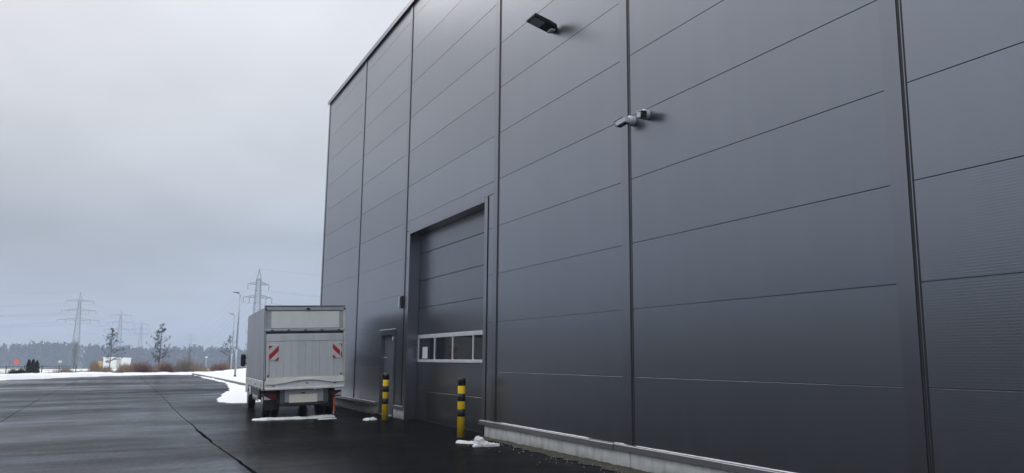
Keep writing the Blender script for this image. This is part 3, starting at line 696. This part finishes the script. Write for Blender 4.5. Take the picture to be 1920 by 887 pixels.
def clod(parts, seed):
    """chunk of old snow: rough, angular lumps sunk a little into the ground"""
    mb = MB()
    for (cx_, cy_, rx_, ry_, rz_) in parts:
        bm = bmesh.new(); bmesh.ops.create_icosphere(bm, subdivisions=4, radius=1.0)
        for v in bm.verts:
            d = v.co.normalized(); q = d*1.6+Vector((seed, cx_*9, cy_*9)); k = 1+.22*mnoise.noise(q)+.13*mnoise.noise(q*2.7)+.07*mnoise.noise(q*6)
            k *= 1/max(abs(d.x)**5+abs(d.y)**5+abs(d.z)**5, .2)**.12
            v.co = Vector((cx_+d.x*k*rx_, cy_+d.y*k*ry_, zlot(cx_)+max(-.01, d.z*k*rz_)))
        mb.frombm(bm)
    return mb.build('snow_lump', SNOW)
lump = clod([(6.10, 13.80, .095, .10, .165), (6.30, 13.70, .15, .085, .055), (6.18, 13.74, .09, .07, .09), (6.02, 13.74, .07, .06, .04)], 3.0)
tag(lump, 'chunky heap of snow beside the front bollard, highest lump in front of the door', 'snow')
tag(snow_sheet('snow_patch', [(5.93,14.5), (6.05,14.28), (6.2,14.12), (6.22,14.24), (6.12,14.46), (6.02,14.62)], .016, .05, .06, .4, 8, seed=12), 'flat tongue of snow between the front bollard and the chunky heap', 'snow')
tb = lambda x, y: zlot(x)
bank = snow_sheet('snow_bank', [(-26.8,61.6), (-14,68.3), (-8.4,73.8), (-6.4,75.6), (-4.36,79.4), (-1.11,83.2), (2.54,85.0), (6.25,82.9), (9,84.5), (9,90), (2.5,90.5), (-4,88.5), (-9,84), (-12.5,79), (-18,73), (-26.8,68)], .35, .21, 1.1, .45, .55, SNOWD, seed=2, base=tb,
                  extra=lambda X, Y: 0.16*np.exp(-((X+7)/3.2)**2)+.12*np.exp(-((X+11.5)/1.6)**2)+.10*np.exp(-((X+2)/1.8)**2)-.10*np.exp(-((X-3)/3.5)**2))
tag(bank, 'ploughed ridge of snow with dirty spots along the far edge of the yard', 'snow bank')
verge = snow_sheet('snow_cover', [(6.72,31.4), (6.72,60), (6.66,72), (6.48,82), (9.2,84), (9.2,96), (45,96), (45,31.4)], .5, .16, .35, .35, .5, SNOW, seed=8, base=tb,
                   extra=lambda X, Y: .55*np.exp(-(((X-13.5)/4.2)**2+((Y-84)/4)**2))+.25*np.exp(-(((X-10)/2.0)**2+((Y-79)/3)**2)))
tag(verge, kind='structure')
# kerb stones
kb = MB(); kp = [(6.60,31.6), (6.62,49), (6.60,60), (6.46,72.1), (6.26,82.3)]
for (x0,y0),(x1,y1) in zip(kp, kp[1:]):
    n = int(round(math.hypot(x1-x0,y1-y0)))
    for i in range(n):
        a = i/n; b = (i+1)/n-.012/(n/ n if n else 1)*.08; xa, ya, xb, yb = x0+(x1-x0)*a, y0+(y1-y0)*a, x0+(x1-x0)*b, y0+(y1-y0)*b
        kb.add([(xa-.07,ya,-.1),(xa+.07,ya,-.1),(xb+.07,yb,-.1),(xb-.07,yb,-.1),(xa-.06,ya,.12),(xa+.07,ya,.125),(xb+.07,yb,.125),(xb-.06,yb,.12)], [(0,3,2,1),(4,5,6,7),(0,1,5,4),(1,2,6,5),(2,3,7,6),(3,0,4,7)])
tag(kb.build('kerb', speck('kerb_stone', (.16,.165,.175), .7, 0, .2, 2)), kind='structure')

# ------------------------------------------------------------------ lamp posts
def lamp(x, y, h, label):
    e = empty('street_lamp', (x, y, .0)); tag(e, label, 'street lamp', 'lamp posts on the snowy verge')
    p = MB(); p.sm = True; p.bar((0,0,-.2), (0,0,h*.35), .085, .075, 14); p.bar((0,0,h*.35), (0,0,h), .075, .05, 14); p.build('pole', GREYMET, e)
    b = MB(); b.bar((0,0,-.1), (0,0,.28), .1, n=14); b.build('base_sleeve', CHAS, e)
    a = MB(); a.bar((0,0,h-.02), (-.09,0,h+.09), .04, n=8); a.bar((-.085,0,h+.087), (-.2,0,h+.11), .035, n=8); a.build('arm', GREYMET, e)
    hd = MB(); slab(hd, [(-.12,.06+h), (-.12,.14+h), (-.30,.17+h), (-.58,.175+h), (-.60,.145+h)], -.11, .11); hd.build('lamp_head', speck('lamp_grey', (.09,.10,.12), .4), e)
    return e
l1 = lamp(8.0, 65.1, 6.55, 'tall grey lamp post standing nearest the kerb left of the truck')
l2 = lamp(10.2, 86.5, 6.0, 'shorter more distant lamp post just behind the tall one')
l1.rotation_euler = (0,0,R(12)); l2.rotation_euler = (0,0,R(12))

# ------------------------------------------------------------------ trees and scrub
def leaf_tri(mb, p, s, g):
    d = Vector((g.gauss(0,1), g.gauss(0,1), g.gauss(0,1))).normalized(); q = d.cross(Vector((g.gauss(0,1), g.gauss(0,1), g.gauss(0,1)))).normalized()
    p = Vector(p); mb.add([p-d*s, p+q*s*.55, p+d*s, p-q*s*.55], [(0,1,2,3)])
def young_tree(x, y, h, wd, nl, label, seed, peak=0.0):
    g = random.Random(seed); z0 = terrain(x, y); e = empty('young_tree', (x, y, z0)); tag(e, label, 'tree', 'young trees beyond the snow bank')
    t = MB(); c = MB(); pr = Vector((0,0,0)); n = 9; lean = g.uniform(-.02,.02)
    pts = [Vector((lean*h*i/n+g.uniform(-.03,.03), g.uniform(-.03,.03), h*i/n)) for i in range(n+1)]
    for i in range(n): t.bar(pts[i], pts[i+1], .065*(1-i/n)+.014, .065*(1-(i+1)/n)+.014, 6)
    tips = []
    for k in range(46):
        u = g.uniform(.17, .97); b = pts[0].lerp(pts[-1], u); a = g.uniform(0, 6.28)
        prof_ = min(1, .45+(u-.17)/.25)*(1-max(0, u-.45)/.62)**(1.0+peak)
        ln = wd/2*(.05+.95*prof_)*1.12*g.uniform(.7, 1.2); d = Vector((math.cos(a), math.sin(a), g.uniform(.1,.65))).normalized()
        e1 = b+d*ln*.55+Vector((0,0,g.uniform(-.05,.1))); e2 = e1+(d+Vector((g.uniform(-.4,.4), g.uniform(-.4,.4), .25)))*ln*.5
        t.bar(b, e1, .022, .013, 4); t.bar(e1, e2, .013, .006, 4); tips += [e1, e2, e2, e1.lerp(e2,.5)] if u < .82 else [e1]
        for _ in range(2):
            e3 = e1+Vector((g.uniform(-.3,.3), g.uniform(-.3,.3), g.uniform(.0,.35)))*ln; t.bar(e1, e3, .009, .005, 3); tips.append(e3)
    for _ in range(nl):
        p = g.choice(tips)+Vector((g.gauss(0,.06), g.gauss(0,.06), g.gauss(0,.06)))
        for _ in range(g.randint(2, 4)): leaf_tri(c, p+Vector((g.gauss(0,.055), g.gauss(0,.055), g.gauss(0,.055))), g.uniform(.05,.10), g)
    t.build('trunk', BARK, e); c.build('crown', LEAF, e); return e
young_tree(-1.5, 133, 6.3, 3.4, 330, 'young tree with sparse dark leaves in front of the white cabin', 11)
young_tree(4.6, 118, 6.4, 3.0, 420, 'young pointed tree with dark leaves, left of the reddish bush and lamp posts', 23, .25)
young_tree(16.0, 138, 5.6, 2.8, 190, 'young sparse tree just left of the lamp posts', 31)
young_tree(19.6, 140, 5.9, 2.6, 70, 'young tree half hidden between lamp posts and truck', 37)
def bare_tree(x, y, h, wd, label, seed):
    g = random.Random(seed); e = empty('bare_tree', (x, y, terrain(x, y))); tag(e, label, 'tree', 'leafless trees in the field')
    t = MB(); t.bar((0,0,-.2), (0,0,h*.5), .10, .06, 6); t.bar((0,0,h*.5), (.1,0,h*.95), .06, .02, 5); c = MB()
    for k in range(120):
        b = Vector((0,0,h*g.uniform(.1,.85))); a = g.uniform(0,6.28); ln = wd/2*g.uniform(.4,1.0)
        e1 = b+Vector((math.cos(a)*ln*.6, math.sin(a)*ln*.6, ln*g.uniform(.6,1.4))); c.bar(b, e1, .022, .01, 3)
        for _ in range(4):
            e2 = e1+Vector((g.uniform(-.6,.6), g.uniform(-.6,.6), g.uniform(.1,.9)))*ln*.7; c.bar(e1, e2, .012, .006, 3)
    t.build('trunk', BARK, e); c.build('crown', twigmat('bare_twigs', (.13,.125,.10), (.19,.18,.15)), e)
bare_tree(-9.1, 196, 5.8, 2.4, 'pale leafless tree in front of the foot of the leftmost pylon', 3)
bare_tree(13.9, 196, 4.6, 2.2, 'pale leafless tree right of the round grey bush', 5)
bare_tree(22.9, 168, 8.0, 2.2, 'tall thin leafless tree beside the truck', 6)
def bush(x, y, h, wd, m, label, seed, n=420, name='bush', z=None, lf=.0):
    g = random.Random(seed); mb = MB(); zz = terrain(x, y) if z is None else z
    for k in range(n):
        a = g.uniform(0, 6.28); u = math.sqrt(g.random()); r0 = wd*.18*u; el = g.random()
        tx, ty = math.cos(a)*wd*.5*u, math.sin(a)*wd*.5*u; tz = h*math.sqrt(max(0, 1-u*u*.85))*g.uniform(.55,1.0)
        b = Vector((math.cos(a)*r0, math.sin(a)*r0, -.05)); e_ = Vector((tx, ty, tz)); s = Vector((g.gauss(0,1), g.gauss(0,1), 0)).normalized()*.022
        mb.add([b-s, b+s, e_+s*.4], [(0,1,2)])
        for _ in range(2):
            f0 = b.lerp(e_, g.uniform(.4,.9)); f1 = f0+Vector((g.gauss(0,.12), g.gauss(0,.12), abs(g.gauss(0,.14))))*h; s2 = s*.6
            mb.add([f0-s2, f0+s2, f1], [(0,1,2)])
        if lf: leaf_tri(mb, b.lerp(e_, g.uniform(.6,1.0)), lf, g)
    o = mb.build(name, m, None, (x, y, zz)); tag(o, label, 'bush', 'bushes behind the snow bank'); return o
bush(2.3, 104, 1.75, 3.0, REDBR, 'dark reddish bush left of the pointed young tree', 1)
bush(4.9, 103, 1.45, 2.3, REDBR, 'small reddish bush just right of the pointed young tree', 2)
bush(6.7, 102, 2.05, 3.0, GREYBR, 'rounded grey brown bush left of the lamp posts', 3, 520)
bush(10.6, 101, 1.4, 2.4, REDBR, 'low reddish bush in the scrub near the lamp posts', 4)
g = random.Random(12); mb = MB()
for k in range(15000):
    u = g.random(); x = -7.5+30*u; y = 109-.30*(x+4.5)+g.uniform(-3.5, 9)
    dens = .35+.65*math.sin(x*.9+.6)**2
    if x < -3 and g.random() > .35+(x+7.5)/9: continue
    if g.random() > dens: continue
    h = (1.0+.45*math.sin(x*1.7)+.3*math.sin(x*4.1+1))*g.uniform(.35, 1.1)*(.6 if x < -3.5 else 1)*(1.1 if x > 9 else 1); z = terrain(x, y)
    s = Vector((g.gauss(0,1), g.gauss(0,1), 0)).normalized()*.03; b = Vector((x, y, z-.05)); t = b+Vector((g.gauss(0,.22), g.gauss(0,.22), h))
    mb.add([b-s, b+s, t], [(0,1,2)])
tag(mb.build('dry_scrub', SCRUB), 'band of dry brown scrub and tall grass behind the snow bank', 'scrub', kind='stuff')
def conifer(x, y, h, wd, label, seed, cols=3):
    g = random.Random(seed); e = empty('conifer', (x, y, terrain(x, y))); tag(e, label, 'conifer', 'dark evergreens by the fence')
    t = MB(); t.bar((0,0,-.1), (0,0,h*.8), .05, .02, 6); t.build('trunk', BARK, e); c = MB()
    for k in range(1500):
        q = g.randrange(cols); ox = (q-(cols-1)/2)*wd/cols*.9; hh = h*(1-.08*abs(q-.7)); v = g.random(); rr = wd/cols*.62*(1-v**3)*math.sqrt(g.random())+.02; a = g.uniform(0,6.28)
        p = Vector((ox+rr*math.cos(a), rr*math.sin(a), hh*v)); d = Vector((g.gauss(0,.3), g.gauss(0,.3), 1)).normalized()*g.uniform(.08,.16); s = Vector((g.gauss(0,1), g.gauss(0,1), 0)).normalized()*.11
        c.add([p-s, p+s, p+d], [(0,1,2)])
    c.build('crown', CONIF, e)
conifer(-8.1, 95, 1.7, 1.2, 'dark upright evergreen by the fence at the left, higher than its neighbours', 3)
bush(-9.95, 96.5, .85, 1.1, CONIF, 'low rounded dark shrub, left of the upright evergreen', 8, 420, 'low_shrub', lf=.07)
bush(-9.2, 96.2, .9, 1.0, CONIF, 'dark shrub directly beside the upright evergreen', 9, 420, 'low_shrub', lf=.07)

# ------------------------------------------------------------------ fence
fe = empty('wire_fence', (-12, 97, terrain(-12, 97))); tag(fe, 'low dark wire fence with thin posts beyond the snow bank at left', 'fence')
FEN = mat('fence_coating', (.03,.033,.04), .5)
fp = [(-26+1.55*i, 92.5+.35*i) for i in range(15)]
fo = Vector(fe.location)
for x, y in fp:
    z = terrain(x, y); q = MB(); q.bar(Vector((x,y,z-.1))-fo, Vector((x,y,z+1.12))-fo, .045, n=6); q.build('fence_post', FEN, fe)
for (xa,ya),(xb,yb) in zip(fp, fp[1:]):
    za, zb = terrain(xa,ya), terrain(xb,yb); q = MB()
    for hh in (.08, .3, .52, .74, .98): q.bar(Vector((xa,ya,za+hh))-fo, Vector((xb,yb,zb+hh))-fo, .012 if hh < .9 else .022, n=3)
    for k in range(1, 14):
        u = k/14; x, y, z = xa+(xb-xa)*u, ya+(yb-ya)*u, za+(zb-za)*u; q.bar(Vector((x,y,z+.06))-fo, Vector((x,y,z+1.0))-fo, .005, n=3)
    q.build('fence_panel', FEN, fe)

# ------------------------------------------------------------------ far small things
cx, cy = -1.25, 169; cz = terrain(cx, cy)
cb = empty('site_cabin', (cx, cy, cz), R(-26)); tag(cb, 'white site cabin in the field behind a young tree', 'cabin')
CAB = speck('cabin_white', (.88,.88,.87), .5, 0, .06, 1)
MB().box(-2.05, 2.05, 0, 2.4, .1, 2.1).build('cabin_wall', CAB, cb)
q = MB()
for i in range(14): q.box(-2.0+i*.29, -1.9+i*.29, -.03, -.001, .15, 2.05)
q.build('cladding_rib', CAB, cb)
m_ = MB(); m_.add([(-2.12,-.1,2.102),(2.12,-.1,1.98),(2.12,2.5,1.98),(-2.12,2.5,2.102),(-2.12,-.1,2.22),(2.12,-.1,2.10),(2.12,2.5,2.10),(-2.12,2.5,2.22)], [(0,3,2,1),(4,5,6,7),(0,1,5,4),(1,2,6,5),(2,3,7,6),(3,0,4,7)]); m_.build('cabin_roof', CAB, cb)
MB().box(.5, 1.4, -.05, -.031, .15, 1.95).build('cabin_door', speck('cabin_door_grey', (.5,.49,.47), .5), cb)
MB().box(-1.5, -.9, -.05, -.031, 1.1, 1.6).build('cabin_window', speck('cabin_shutter', (.45,.45,.44), .5), cb)
gb = empty('grit_bin', (-3.0, 142, terrain(-3, 142))); tag(gb, 'small yellow bin left of the white cabin', 'bin')
YB = speck('bin_yellow', (.62,.36,.08), .5)
m_ = MB(); m_.bbox(-.26, .26, -.25, .25, .0, 1.25, .05); m_.build('bin_body', YB, gb); m_ = MB(); m_.bbox(-.29, .29, -.28, .28, 1.252, 1.40, .06); m_.build('bin_lid', YB, gb)
sg = empty('round_sign', (-14.7, 146, terrain(-14.7, 146)), R(-5)); tag(sg, 'small orange red round sign beyond the fence at far left', 'sign')
MB().lathe([(.05,-.03), (.33,-.03), (.35,0), (.33,.03), (.05,.03)], 20, 'Y', (0,0,1.3)).build('sign_disc', speck('signal_orange', (.75,.10,.05), .5), sg)
m_ = MB(); m_.bar((0,.045,-.1), (0,.045,1.6), .035, n=6); m_.build('sign_post', GREYMET, sg)
def marker(x, y, h, label):
    e = empty('marker_post', (x, y, terrain(x, y))); tag(e, label, 'post', 'white capped posts in the field')
    m_ = MB(); m_.bar((0,0,-.1), (0,0,h), .06, n=8); m_.build('post', speck('post_white', (.55,.55,.55), .6), e); m_ = MB(); m_.bbox(-.17, .17, -.17, .17, h, h+.22, .03); m_.build('cap', CAB, e)
marker(10.4, 116, 1.75, 'pale post with a white cap among the scrub left of the lamp posts')
marker(-6.3, 105, 1.3, 'pale post with a white cap by the fence right of the evergreen')

# ------------------------------------------------------------------ woods
g = random.Random(77); V = []; F = []
def tri(a, b, c): i = len(V); V.extend((a, b, c)); F.append((i, i+1, i+2))
fx, fy = .433/.988, .888/.988; rx, ry = .8979, -.4400
for k in range(2300):
    s = g.uniform(-560, 560); d = 560+abs(g.gauss(0,1))*55+g.uniform(-12, 12)
    x, y = fx*d+rx*s, fy*d+ry*s; z = terrain(x, y); h = (14.3+2.0*math.sin(s*.017+1)+1.4*math.sin(s*.05)+.8*math.sin(s*.13))*g.uniform(.92, 1.03); r = g.uniform(3.0, 5.4)
    if g.random() < .1: h *= 1.1
    tri((x-.2,y,z),(x+.2,y,z),(x,y,z+h*.9))
    for j in range(58):
        u = g.random()**.9; rr = r*(math.sin(math.pi*min(1, .12+u*.95))+.12)*math.sqrt(g.random()); a = g.uniform(0,6.28); p = Vector((x+rr*math.cos(a), y+rr*math.sin(a), z+h*(.06+.94*u)))
        q1 = Vector((g.gauss(0,1.1), g.gauss(0,1.1), g.gauss(.6,1.1))); q2 = Vector((g.gauss(0,1.1), g.gauss(0,1.1), g.gauss(0,.9)))
        tri(p[:], (p+q1)[:], (p+q2)[:])
    if k % 2 == 0:                                       # bare crown edge
        for j in range(14):
            a = g.uniform(0,6.28); b = Vector((x, y, z+h*.8)); e_ = b+Vector((math.cos(a)*r*.7, math.sin(a)*r*.7, h*g.uniform(.1,.3))); s_ = .10
            tri((b.x-s_,b.y,b.z), (b.x+s_,b.y,b.z), e_[:])
me = bpy.data.meshes.new('far_wood'); me.from_pydata(V, [], F); me.materials.append(WOOD); o = bpy.data.objects.new('far_wood', me); C.objects.link(o)
tag(o, 'hazy leafless wood along the horizon', 'wood', kind='stuff')

# ------------------------------------------------------------------ pylons and lines
CABLES = {}
def pylon(x, y, z0, H, arms, az, label, base_w, top_w, leg=.095, ins=0.0, waist=None):
    e = empty('power_pylon', (x, y, z0), az); tag(e, label, 'pylon', 'electricity pylons')
    mb = MB(); zt = H*.9
    def wd(z): return base_w+(top_w-base_w)*min(1, (z/zt))**.8
    zs = [0]
    while zs[-1] < zt: zs.append(min(zt, zs[-1]+max(1.6, wd(zs[-1])*1.15)))
    cor = lambda z: [Vector((sx*wd(z)/2, sy*wd(z)/2, z)) for sx, sy in ((-1,-1),(1,-1),(1,1),(-1,1))]
    for a, b in zip(zs, zs[1:]):
        A, B = cor(a), cor(b)
        for i in range(4):
            j = (i+1) % 4; mb.bar(A[i], B[i], leg, n=3); mb.bar(A[i], B[j], leg*.55, n=3); mb.bar(A[j], B[i], leg*.55, n=3); mb.bar(B[i], B[j], leg*.55, n=3)
    for c_ in cor(zt): mb.bar(c_, (0,0,H), leg*.8, n=3)
    mb.build('lattice_mast', PYL, e)
    pts = []; names = []
    for lv, (z, half, nin) in enumerate(arms):
        a = MB(); w2 = wd(z)/2
        for s in (-1, 1):
            tip = Vector((s*half, 0, z+.1))
            for sy in (-1, 1):
                a.bar((s*w2, sy*w2, z), tip, leg*.8, n=3); a.bar((s*w2, sy*w2, z+1.3), tip, leg*.7, n=3)
                for k in range(1, 5):
                    u = k/5; lo = Vector((s*w2, sy*w2, z)).lerp(tip, u); up = Vector((s*w2, sy*w2, z+1.3)).lerp(tip, u-.15); a.bar(lo, up, leg*.45, n=3)
        a.build('cross_arm', PYL, e)
        for s in (-1, 1):
            for k in range(nin):
                xx = s*(half-(half*.42)*k if nin > 1 else half); pts.append(Vector((xx, 0, z-(ins or 1.5)))); names.append(('outer ' if nin > 1 and k == 0 else 'inner ' if nin > 1 else '')+('left' if s < 0 else 'right')+' end of the '+('lowest' if lv == 0 else 'top' if lv == len(arms)-1 else 'middle')+' crossarm')
                i_ = MB(); i_.bar((xx,0,z), (xx,0,z-(ins or 1.5)), 0.15 if ins else .12, n=6); i_.build('insulator', PYL, e)
    pts.append(Vector((0,0,H))); names.append('very tip'); CABLES[label] = names; bpy.context.view_layer.update()
    return [e.matrix_world @ p for p in pts]
ar = lambda s: [(31.5*s, 11.3*s, 2), (37.2*s, 9.3*s, 2), (42.9*s, 7.6*s, 1)]
zA = -8.0
pa = pylon(-25.3, 543, zA, 48.5, ar(1.0), R(-8), 'leftmost and largest of the faint pylons over the wood', 5.6, 1.2)
pb = pylon(-3.0, 702, -7.6, 47.0, ar(.985), R(-8), 'second faint pylon behind the leafy tree and white cabin', 5.6, 1.2)
pc = pylon(15.6, 883.5, -2.0, 40.5, ar(.86), R(-8), 'third smaller faint pylon left of the pointed young tree', 5.6, 1.2)
pd = pylon(85, 1196, 12.0, 25, [(15, 8, 2), (19, 7, 2), (22, 5, 1)], R(-8), 'tiny faintest pylon on the horizon between pointed tree and lamp posts', 4.5, 1.0)
pe = pylon(53.7, 374, -4.0, 46.5, [(33.2, 6.4, 2), (39.2, 4.7, 1)], R(6), 'nearest lattice pylon with hanging insulators rising behind the truck', 5.4, 1.7, .12, 2.4)
def line(pts_list, label, grp, rad=.05, sag=9.0):
    mb = MB()
    for a, b in zip(pts_list, pts_list[1:]):
        n = 14; sg_ = sag*((b-a).length/250)**1.3*.8; prev = a
        for i in range(1, n+1):
            u = i/n; p = a.lerp(b, u)-Vector((0,0,4*sg_*u*(1-u))); mb.bar(prev, p, rad, n=3); prev = p
    o = mb.build('power_line', PYL); tag(o, label, 'power line', grp); return o
west = [p+Vector((-190,-150,0)) for p in pa]
for k in range(len(pa)): line([west[k], pa[k], pb[k], pc[k], pd[k]], 'faint cable from the '+list(CABLES.values())[0][k]+' along the distant pylons', 'cables of the distant pylon row', .032)
far = [p+Vector((-20, 560, -2)) for p in pe]; near = [p+Vector((230, -110, 0)) for p in pe]
for k in range(len(pe)): line([far[k], pe[k], near[k]], 'faint cable from the '+list(CABLES.values())[-1][k]+' of the nearest pylon', 'cables of the nearest pylon', .03)

# ------------------------------------------------------------------ haze
hz = MB().box(-1480, 1480, -290, 1480, -12, 48).build('haze', []); hz['kind'] = 'stuff'
hm = bpy.data.materials.new('haze_air'); hm.use_nodes = True; hm.node_tree.nodes.clear()
ho = hm.node_tree.nodes.new('ShaderNodeOutputMaterial'); hv = hm.node_tree.nodes.new('ShaderNodeVolumePrincipled')
hv.inputs['Color'].default_value = (.56, .66, .84, 1); hv.inputs['Density'].default_value = .00072; hv.inputs['Anisotropy'].default_value = .2
hm.node_tree.links.new(hv.outputs[0], ho.inputs['Volume']); hz.data.materials.append(hm)
